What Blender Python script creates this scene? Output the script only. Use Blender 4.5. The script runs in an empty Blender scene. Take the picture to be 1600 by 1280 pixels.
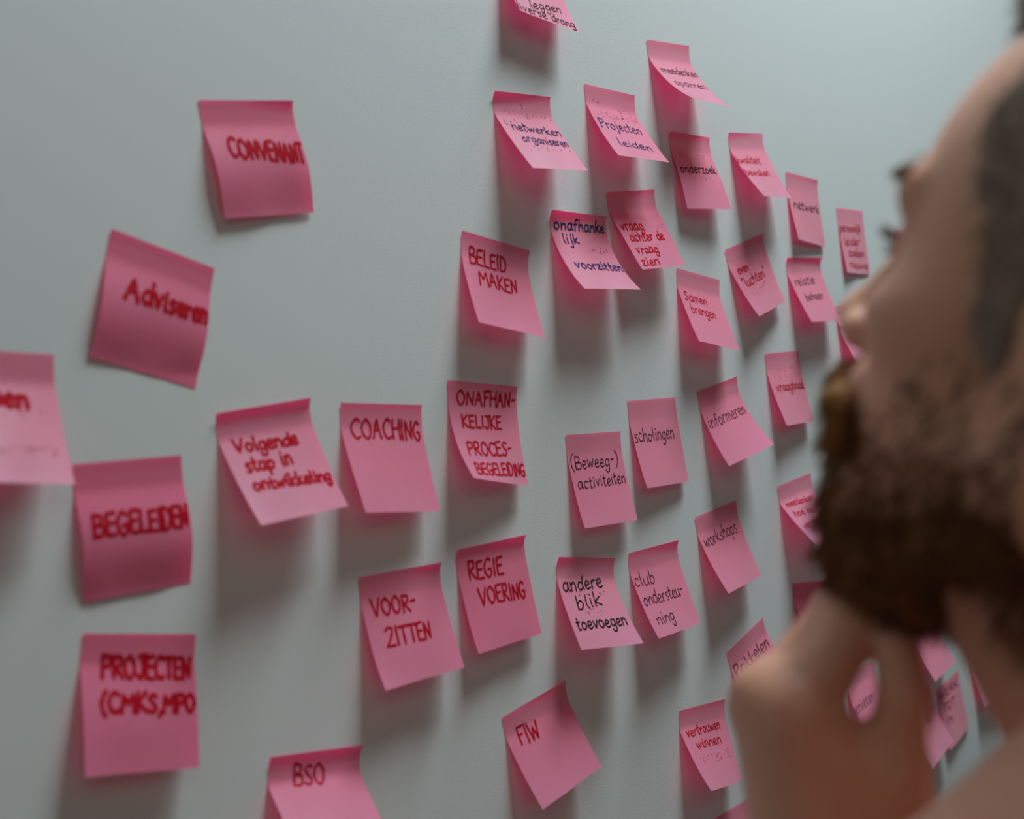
import bpy, math, random
import numpy as np
from mathutils import Vector, Matrix

random.seed(7)
rng = np.random.default_rng(7)
scene = bpy.context.scene
col = scene.collection

# ------------------------------------------------------------------ camera, sky, lamps, exposure
cam_data = bpy.data.cameras.new('camera')
cam = bpy.data.objects.new('camera', cam_data)
col.objects.link(cam)
scene.camera = cam
cam_data.sensor_fit = 'HORIZONTAL'
cam_data.sensor_width = 36.0
cam_data.lens = 43.411
cam_data.clip_start = 0.02
cam_data.clip_end = 50
CAM_R = Vector((0.651242, -0.752101, -0.101131))
CAM_U = Vector((0.058024, -0.083524, 0.994815))
CAM_W = Vector((0.756648, 0.653734, 0.010754))
CAM_POS = Vector((0.0, -0.6347, 1.55))
cam.matrix_world = Matrix(((CAM_R.x, CAM_U.x, -CAM_W.x, CAM_POS.x),
                           (CAM_R.y, CAM_U.y, -CAM_W.y, CAM_POS.y),
                           (CAM_R.z, CAM_U.z, -CAM_W.z, CAM_POS.z),
                           (0, 0, 0, 1)))
cam_data.dof.use_dof = True
cam_data.dof.focus_distance = 1.08
cam_data.dof.aperture_fstop = 4.4
cam_data.dof.aperture_blades = 7

world = bpy.data.worlds.new('room_light')
scene.world = world
world.use_nodes = True
bg = world.node_tree.nodes['Background']
bg.inputs['Color'].default_value = (1.0, 0.90, 0.80, 1)
bg.inputs['Strength'].default_value = 0.036


def area_light(name, loc, target, sx, sy, power, color):
    ld = bpy.data.lights.new(name, 'AREA')
    ld.shape = 'RECTANGLE'
    ld.size, ld.size_y = sx, sy
    ld.energy = power
    ld.color = color
    o = bpy.data.objects.new(name, ld)
    col.objects.link(o)
    o.location = loc
    o.rotation_euler = (Vector(target) - Vector(loc)).to_track_quat('-Z', 'Y').to_euler()
    return o


# skylight above the wall and a warm overhead fill added to brighten the man
area_light('skylight_lamp', (1.40, -0.58, 3.45), (1.05, -0.1, 1.5), 0.95, 0.46, 58, (0.88, 0.98, 1.0))
area_light('window_lamp', (5.0, -1.9, 2.6), (1.2, 0.0, 1.5), 1.4, 1.4, 7, (0.86, 0.97, 1.0))
area_light('person_fill', (-0.6, -1.9, 2.95), (0.4, -0.5, 1.5), 2.2, 1.2, 6, (1.0, 0.90, 0.80))

scene.view_settings.view_transform = 'Standard'
scene.view_settings.look = 'None'
scene.view_settings.gamma = 1
scene.view_settings.exposure = -0.12
scene.view_settings.use_curve_mapping = False
scene.cycles.max_bounces = 10
scene.cycles.transmission_bounces = 8


# ------------------------------------------------------------------ materials
def new_mat(name):
    m = bpy.data.materials.new(name)
    m.use_nodes = True
    return m, m.node_tree, m.node_tree.nodes['Principled BSDF']


def noise_node(nt, scale, detail=3.0, rough=0.5):
    tc = nt.nodes.new('ShaderNodeTexCoord')
    n = nt.nodes.new('ShaderNodeTexNoise')
    n.inputs['Scale'].default_value = scale
    n.inputs['Detail'].default_value = detail
    n.inputs['Roughness'].default_value = rough
    nt.links.new(tc.outputs['Object'], n.inputs['Vector'])
    return n


def noisy_mat(name, c1, c2, scale, rough=0.6, spec=0.4, bump=0.0, bump_dist=0.001, detail=3.0):
    m, nt, b = new_mat(name)
    n = noise_node(nt, scale, detail)
    r = nt.nodes.new('ShaderNodeValToRGB')
    r.color_ramp.elements[0].position = 0.3
    r.color_ramp.elements[1].position = 0.7
    r.color_ramp.elements[0].color = (*c1, 1)
    r.color_ramp.elements[1].color = (*c2, 1)
    nt.links.new(n.outputs['Fac'], r.inputs['Fac'])
    nt.links.new(r.outputs['Color'], b.inputs['Base Color'])
    b.inputs['Roughness'].default_value = rough
    b.inputs['Specular IOR Level'].default_value = spec
    if bump:
        bp = nt.nodes.new('ShaderNodeBump')
        bp.inputs['Strength'].default_value = bump
        bp.inputs['Distance'].default_value = bump_dist
        nt.links.new(n.outputs['Fac'], bp.inputs['Height'])
        nt.links.new(bp.outputs['Normal'], b.inputs['Normal'])
    return m


def wall_material():
    m, nt, b = new_mat('painted_plaster')
    n = noise_node(nt, 620.0, 4.0, 0.6)
    n2 = noise_node(nt, 2.2, 3.0, 0.5)
    r = nt.nodes.new('ShaderNodeValToRGB')
    r.color_ramp.elements[0].position = 0.3
    r.color_ramp.elements[1].position = 0.7
    r.color_ramp.elements[0].color = (0.635, 0.69, 0.69, 1)
    r.color_ramp.elements[1].color = (0.66, 0.71, 0.71, 1)
    nt.links.new(n2.outputs['Fac'], r.inputs['Fac'])
    nt.links.new(r.outputs['Color'], b.inputs['Base Color'])
    b.inputs['Roughness'].default_value = 0.55
    b.inputs['Specular IOR Level'].default_value = 0.3
    bp = nt.nodes.new('ShaderNodeBump')
    bp.inputs['Strength'].default_value = 0.30
    bp.inputs['Distance'].default_value = 0.0005
    nt.links.new(n.outputs['Fac'], bp.inputs['Height'])
    nt.links.new(bp.outputs['Normal'], b.inputs['Normal'])
    return m


def paper_material(name, hue):
    m, nt, b = new_mat(name)
    out = nt.nodes['Material Output']
    n = noise_node(nt, 60.0, 3.0, 0.5)
    bp = nt.nodes.new('ShaderNodeBump')
    bp.inputs['Strength'].default_value = 0.12
    bp.inputs['Distance'].default_value = 0.0012
    nt.links.new(n.outputs['Fac'], bp.inputs['Height'])
    b.inputs['Base Color'].default_value = (*hue, 1)
    b.inputs['Roughness'].default_value = 0.48
    b.inputs['Specular IOR Level'].default_value = 0.9
    b.inputs['Sheen Weight'].default_value = 0.6
    b.inputs['Sheen Roughness'].default_value = 0.5
    nt.links.new(bp.outputs['Normal'], b.inputs['Normal'])
    t = nt.nodes.new('ShaderNodeBsdfTranslucent')
    t.inputs['Color'].default_value = (1.0, 0.02, 0.16, 1)
    mx = nt.nodes.new('ShaderNodeMixShader')
    mx.inputs['Fac'].default_value = 0.50
    nt.links.new(b.outputs['BSDF'], mx.inputs[1])
    nt.links.new(t.outputs['BSDF'], mx.inputs[2])
    nt.links.new(mx.outputs['Shader'], out.inputs['Surface'])
    return m


def plain_mat(name, c, rough=0.6, spec=0.4):
    m, nt, b = new_mat(name)
    b.inputs['Base Color'].default_value = (*c, 1)
    b.inputs['Roughness'].default_value = rough
    b.inputs['Specular IOR Level'].default_value = spec
    return m


M_WALL = wall_material()
M_FLOOR = noisy_mat('grey_floor', (0.16, 0.15, 0.14), (0.22, 0.21, 0.19), 9.0, 0.6)
M_PAPER = [paper_material('pink_paper', (1.0, 0.36, 0.57)),
           paper_material('bright_pink_paper', (1.0, 0.42, 0.62)),
           paper_material('deep_pink_paper', (1.0, 0.29, 0.50))]
M_INK = {'red': plain_mat('red_ink', (0.42, 0.002, 0.013), 0.7, 0.08),
         'black': plain_mat('black_ink', (0.012, 0.011, 0.016), 0.7, 0.08),
         'blue': plain_mat('blue_ink', (0.010, 0.024, 0.11), 0.7, 0.08)}
M_SKIN = noisy_mat('skin', (0.70, 0.34, 0.225), (0.78, 0.40, 0.28), 26.0, 0.5, 0.45, 0.15, 0.0008)
M_SHIRT = noisy_mat('terracotta_cotton', (0.84, 0.45, 0.34), (0.90, 0.51, 0.39), 300.0, 0.85, 0.2, 0.3, 0.0006)
M_TROUSER = noisy_mat('dark_denim', (0.03, 0.035, 0.05), (0.05, 0.055, 0.075), 250.0, 0.85, 0.2, 0.3, 0.0006)
M_SHOE = noisy_mat('dark_leather', (0.02, 0.015, 0.012), (0.035, 0.028, 0.022), 60.0, 0.45)
M_HAIR = noisy_mat('dark_hair', (0.21, 0.155, 0.115), (0.36, 0.27, 0.205), 90.0, 0.7, 0.15)
M_BEARD = noisy_mat('brown_beard', (0.15, 0.06, 0.026), (0.26, 0.112, 0.048), 70.0, 0.7, 0.1)
M_MUST = noisy_mat('ginger_moustache', (0.22, 0.10, 0.03), (0.33, 0.16, 0.055), 90.0, 0.7, 0.1)
M_EYE = plain_mat('eyeball', (0.55, 0.52, 0.48), 0.15, 0.5)
M_IRIS = plain_mat('iris', (0.05, 0.06, 0.05), 0.15, 0.5)
M_LIP = plain_mat('lip_skin', (0.45, 0.17, 0.14), 0.45, 0.4)


# ------------------------------------------------------------------ mesh helpers
def mesh_obj(name, verts, faces, mat, parent=None, smooth=True):
    me = bpy.data.meshes.new(name)
    me.from_pydata([tuple(v) for v in verts], [], [tuple(f) for f in faces])
    if smooth:
        me.polygons.foreach_set('use_smooth', [True] * len(me.polygons))
    me.materials.append(mat)
    me.update()
    o = bpy.data.objects.new(name, me)
    col.objects.link(o)
    if parent is not None:
        o.parent = parent
    return o


def tag(o, label=None, category=None, group=None, kind=None):
    for k, v in (('label', label), ('category', category), ('group', group), ('kind', kind)):
        if v:
            o[k] = v
    return o


# ------------------------------------------------------------------ the setting
def box(x0, x1, y0, y1, z0, z1):
    v = [(x, y, z) for x in (x0, x1) for y in (y0, y1) for z in (z0, z1)]
    f = [(0, 1, 3, 2), (4, 6, 7, 5), (0, 4, 5, 1), (2, 3, 7, 6), (0, 2, 6, 4), (1, 5, 7, 3)]
    return v, f


v, f = box(-1.6, 5.2, 0.0, 0.12, 0.0, 3.4)
wall = tag(mesh_obj('wall_back', v, f, M_WALL, smooth=False), 'white painted plaster wall covered with pink sticky notes', 'wall', kind='structure')
v, f = box(-1.6, 5.2, -2.6, 0.12, -0.1, 0.0)
tag(mesh_obj('floor', v, f, M_FLOOR, smooth=False), 'plain grey floor below the wall', 'floor', kind='structure')

# ------------------------------------------------------------------ sticky notes
# a sheet is stuck to the wall along its top strip and bends away from the wall below it
NV = 41
VS = 0.2
VV = np.linspace(0, 1, NV)


def bend_progress(v, k):
    t = np.clip((v - VS + 0.012) / 0.064, 0, 1)
    a = t * t * (3 - 2 * t)
    b = np.clip((v - 0.12) / 0.88, 0, 1)
    return (1 - k) * a + k * b * 1.25


def sheet(u, v, p):
    """points of the sheet in millimetres along the wall, off the wall and up"""
    x0, z0, rot, w, h, al, ar, sh = p['fit']
    u = np.asarray(u, float)
    v = np.asarray(v, float)
    ang = (al + (ar - al) * u)[..., None] * bend_progress(VV, p['bend'])
    c, s = np.cos(ang), np.sin(ang)
    zero = np.zeros(u.shape + (1,))
    c = np.concatenate([zero, np.cumsum((c[..., 1:] + c[..., :-1]) / 2, -1)], -1) / (NV - 1)
    s = np.concatenate([zero, np.cumsum((s[..., 1:] + s[..., :-1]) / 2, -1)], -1) / (NV - 1)
    idx = np.clip(v * (NV - 1), 0, NV - 1.0001)
    i = np.floor(idx).astype(int)
    fr = idx - i

    def at(a):
        lo = np.take_along_axis(a, i[..., None], -1)[..., 0]
        hi = np.take_along_axis(a, i[..., None] + 1, -1)[..., 0]
        return lo * (1 - fr) + hi * fr
    down, off = at(c) * h, at(s) * h
    lx = u * w + sh * np.maximum(0, v - VS) * h
    tl, tr = p['lip']
    lip = np.maximum(0, 1 - v / 0.11) ** 2
    lu = tl * np.maximum(0, 1 - 1.15 * u) ** 1.0 + tr * np.clip(1.5 * (u - 0.3), 0, 1) ** 1.5 + 0.35 * (tl + tr) * np.sin(np.pi * u) * 0.5
    off = off + lip * lu
    t = np.clip((v - VS) / (1 - VS), 0, 1)
    off = off + p['belly'] * np.sin(np.pi * t) ** 1.3
    bl, br = p['curl']
    off = off + bl * np.maximum(0, 1 - (u + (1 - v)) / 0.38) ** 2 + br * np.maximum(0, 1 - ((1 - u) + (1 - v)) / 0.38) ** 2
    a, b, q = p['wave']
    off = off + t * (0.5 * np.sin(5.1 * u + a) * np.sin(6.3 * v + b) + 0.25 * np.sin(11 * u + q + 5 * v))
    off = np.maximum(off, 0.0) + 0.35
    cr, sr = math.cos(rot), math.sin(rot)
    return np.stack([x0 + lx * cr + down * sr, -off, z0 + lx * sr - down * cr + 1550.0], -1) * 0.001


def grid_faces(nu, nv):
    return [(j * (nu + 1) + i, j * (nu + 1) + i + 1, (j + 1) * (nu + 1) + i + 1, (j + 1) * (nu + 1) + i)
            for j in range(nv) for i in range(nu)]


GLYPHS = {
    'A': (7, '0 0 3 10 6 0|1 4 5 4.4'),
    'B': (6, '0.5 0 0.5 10|~0.5 10 4.5 9 4 6 0.8 5.2|~0.8 5.2 5.5 4.5 5 0.6 0.4 0'),
    'C': (6, '~5.5 9 3 10 0.5 7 0.6 3 2.8 0 5.6 1'),
    'D': (6.5, '0.5 0 0.5 10|~0.3 10 4.5 9 6 5 4 0.8 0.3 0'),
    'E': (5.5, '5 10 0.5 9.6 0.5 0.2 5.2 0|0.5 5.2 4.4 5.4'),
    'F': (5.5, '5.6 10 0.5 9.6|0.8 9.8 0.6 0|0.7 5.2 4.2 5.5'),
    'G': (6.5, '~5.6 9 3 10 0.5 7 0.6 3 3 0 5.6 1.2 5.6 4.2|5.8 4.4 3.4 4.3'),
    'H': (6.5, '0.5 10 0.4 0|6 10 6 0|0.5 5 6 5.4'),
    'I': (2.4, '1.2 10 1 0'),
    'J': (5, '1 9.8 5.4 10|~3.8 9.8 3.9 3 2.6 0 0.4 1.4'),
    'K': (6, '0.6 10 0.5 0|5.4 10 0.7 4.6 5.8 0'),
    'L': (5, '0.7 10 0.5 0.2 4.8 0'),
    'M': (8, '0.3 0 1 10 4 4.4 6.6 10 7.6 0'),
    'N': (7, '0.5 0 0.8 10 5.6 0.4 6.2 10'),
    'O': (7, '~3.4 10 0.8 8 0.5 3.4 3 0 5.8 2.4 6 7 3.2 10'),
    'P': (5.6, '0.6 0 0.8 10|~0.4 9.8 4.6 9.6 4.6 5.8 0.8 4.8'),
    'R': (6, '0.6 0 0.8 10|~0.4 9.8 4.6 9.6 4.4 6 0.9 5|1.4 5 5.8 0'),
    'S': (5.4, '~5 9 2.8 10 0.8 8 2.6 5.4 4.8 3 3 0.1 0.2 1'),
    'T': (6, '0 9.8 6.2 10|3 9.9 2.9 0'),
    'V': (6.4, '0.2 10 3 0 6.2 10'),
    'W': (9, '0.2 10 2.2 0 4.6 7.5 6.4 0 8.8 10'),
    'Z': (6, '~0.5 8.6 3 10 5.2 8.6 3.6 4.6 0.4 0.2|0.4 0.2 5.8 0.3'),
    '(': (3.4, '~3.2 11 1 8 0.7 3 2.6 -1.6'),
    ')': (3.4, '~0.6 11 2.6 8 2.8 3 1 -1.6'),
    '-': (4, '0.6 5 3.6 5.2'),
    ',': (2.2, '1.6 0.8 0.6 -2'),
    "'": (1.6, '1 10.5 0.8 8'),
    '"': (2.6, '0.6 10.5 0.5 8.4|1.8 10.5 1.7 8.4'),
    ' ': (3.6, ''),
    'a': (5, '~4.2 5.6 1.8 6 0.4 3 1.6 0.2 3.6 1.6 4.3 5.6|~4.4 6 4.3 2 5.2 0.2'),
    'b': (4.8, '~0.8 10 0.7 3 0.8 0.4|~0.8 3.6 2.8 6 4.4 3.4 3 0 0.8 0.6'),
    'c': (4.2, '~4 5.2 2 6 0.4 3 1.8 0 4 0.8'),
    'd': (5, '~4.2 5 2 6 0.4 3 1.8 0 4.2 1.8|~4.8 10 4.4 4 4.8 0'),
    'e': (4.4, '~0.6 2.8 3.6 3.6 3.4 5.8 1.6 5.8 0.4 3 1.8 0 4.4 1'),
    'f': (3.6, '~3.8 9.4 2.2 10 1.5 7 1.4 0|0.3 5.6 3.2 5.8'),
    'g': (5, '~4.2 5.4 1.8 6 0.5 3 2 0.4 4.2 2.4|~4.4 6 4.3 0 3.6 -3.6 1.4 -3.8 0.6 -2'),
    'h': (4.8, '0.7 10 0.6 0|~0.6 3 2.4 6 4 4.6 4.2 0'),
    'i': (2, '~1 6 0.9 2 1.4 0|1.1 8.4 1.3 8.9'),
    'j': (2.6, '~1.8 6 1.7 -2 0.8 -4 -0.6 -3|1.9 8.4 2.1 8.9'),
    'k': (4.6, '0.7 10 0.6 0|4 6 0.8 3 4.6 0'),
    'l': (2.2, '~1 10 0.8 3 1.8 0'),
    'm': (7.2, '0.6 6 0.6 0|~0.6 3.4 2.2 6 3.4 4.4 3.4 0|~3.4 3.4 5 6 6.4 4.4 6.6 0'),
    'n': (4.8, '0.6 6 0.6 0|~0.6 3.4 2.6 6 4 4.4 4.3 0'),
    'o': (4.8, '~2.2 6 0.6 4.4 0.7 1.4 2.4 0 4.2 2 4 4.8 2.2 6 1.6 5.6'),
    'p': (4.8, '0.7 6 0.5 -4|~0.7 4 2.6 6 4.4 3.6 3 0.2 0.7 1'),
    'r': (3.6, '0.7 6 0.6 0|~0.6 3.4 2 5.8 3.6 5.4'),
    's': (3.8, '~3.6 5.4 1.8 6 0.8 4.4 3 2.4 2.4 0 0.3 0.6'),
    't': (3.4, '~1.5 9 1.3 2 1.9 0 3.2 0.6|0.2 6 3.2 6.3'),
    'u': (4.8, '~0.5 6 0.5 2 1.8 0 3.8 1.8|~4.2 6 4.1 2 4.9 0'),
    'v': (4.4, '0.4 6 2 0 4.2 6.2'),
    'w': (6.6, '0.3 6 1.6 0 3.2 5 4.6 0 6.4 6.2'),
    'y': (4.8, '0.5 6 2.4 0.6|~4.6 6 2.8 0 1 -4'),
    'z': (4.4, '0.4 5.8 4 6 0.5 0.2 4.2 0'),
}


def smooth_path(pts, n=6):
    p = [pts[0]] + list(pts) + [pts[-1]]
    out = []
    for k in range(1, len(p) - 2):
        for s in range(n):
            t = s / n
            out.append(tuple(0.5 * (2 * p[k][a] + (p[k + 1][a] - p[k - 1][a]) * t
                                    + (2 * p[k - 1][a] - 5 * p[k][a] + 4 * p[k + 1][a] - p[k + 2][a]) * t * t
                                    + (3 * p[k][a] - p[k - 1][a] - 3 * p[k + 1][a] + p[k + 2][a]) * t ** 3) for a in (0, 1)))
    out.append(tuple(pts[-1]))
    return out


def line_strokes(text, squeeze):
    """pen strokes of one handwritten line, x from 0 to 1, y in cap heights"""
    adv, x = [], 0.0
    total = sum(GLYPHS[c][0] + 0.9 for c in text) - 0.9
    strokes = []
    for c in text:
        w, spec = GLYPHS[c]
        jy, jr = random.uniform(-0.35, 0.35), random.uniform(0.94, 1.07)
        for s in spec.split('|'):
            curved = s.startswith('~')
            nums = [float(q) for q in s.lstrip('~').split()]
            if not nums:
                continue
            pts = []
            for k in range(0, len(nums), 2):
                gx = nums[k] + 0.12 * nums[k + 1] * 0.6 + random.uniform(-0.16, 0.16)
                gy = nums[k + 1] * jr + jy + random.uniform(-0.16, 0.16)
                t = (x + gx) / total
                pts.append((t + squeeze * 0.42 * t * (1 - t), gy / 10.0))
            if curved and len(pts) > 2:
                pts = smooth_path(pts)
            strokes.append(pts)
        x += w + 0.9
    return strokes


def ink_ribbons(p, strokes, width_mm, lift=0.28):
    """flat ink strokes lying on the sheet"""
    verts, faces = [], []
    W, H = p['fit'][3], p['fit'][4]
    for st in strokes:
        fine = [st[0]]
        for a, b in zip(st[:-1], st[1:]):
            d = math.hypot((b[0] - a[0]) * W, (b[1] - a[1]) * H)
            n = max(1, int(d / 1.2))
            fine += [(a[0] + (b[0] - a[0]) * (k + 1) / n, a[1] + (b[1] - a[1]) * (k + 1) / n) for k in range(n)]
        q = np.clip(np.array(fine), [0.012, 0.01], [0.988, 0.99])
        if len(q) < 2:
            continue
        xy = q * [W, H]
        tan = np.gradient(xy, axis=0)
        ln = np.hypot(tan[:, 0], tan[:, 1])
        keep = ln > 1e-6
        q, xy, tan, ln = q[keep], xy[keep], tan[keep], ln[keep]
        if len(q) < 2:
            continue
        tan = tan / ln[:, None]
        side = np.stack([-tan[:, 1], tan[:, 0]], 1)
        half = width_mm * 0.5 * (1 + 0.12 * np.sin(np.arange(len(q)) * 0.9 + random.random() * 6))
        rows = []
        ends = [(-0.45, 0.55)] + [(0.0, 1.0)] * len(q) + [(0.45, 0.55)]
        xs = np.concatenate([xy[:1], xy, xy[-1:]])
        tt = np.concatenate([tan[:1], tan, tan[-1:]])
        ss = np.concatenate([side[:1], side, side[-1:]])
        hh = np.concatenate([half[:1], half, half[-1:]])
        off = np.array([e[0] for e in ends]) * width_mm
        sc = np.array([e[1] for e in ends])
        cen = xs + tt * off[:, None]
        lft = cen + ss * (hh * sc)[:, None]
        rgt = cen - ss * (hh * sc)[:, None]
        both = np.concatenate([lft, rgt])
        uv = np.clip(both / [W, H], [0.004, 0.004], [0.996, 0.996])
        P0 = sheet(uv[:, 0], uv[:, 1], p)
        e = 0.004
        du = sheet(np.clip(uv[:, 0] + e, 0, 1), uv[:, 1], p) - sheet(np.clip(uv[:, 0] - e, 0, 1), uv[:, 1], p)
        dv = sheet(uv[:, 0], np.clip(uv[:, 1] + e, 0, 1), p) - sheet(uv[:, 0], np.clip(uv[:, 1] - e, 0, 1), p)
        nrm = np.cross(du, dv)
        nrm /= np.linalg.norm(nrm, axis=1)[:, None] + 1e-12
        nrm[nrm[:, 1] > 0] *= -1
        P0 = P0 + nrm * lift * 0.001
        base = len(verts)
        n = len(xs)
        verts += P0.tolist()
        faces += [(base + k, base + k + 1, base + n + k + 1, base + n + k) for k in range(n - 1)]
    return verts, faces


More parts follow.
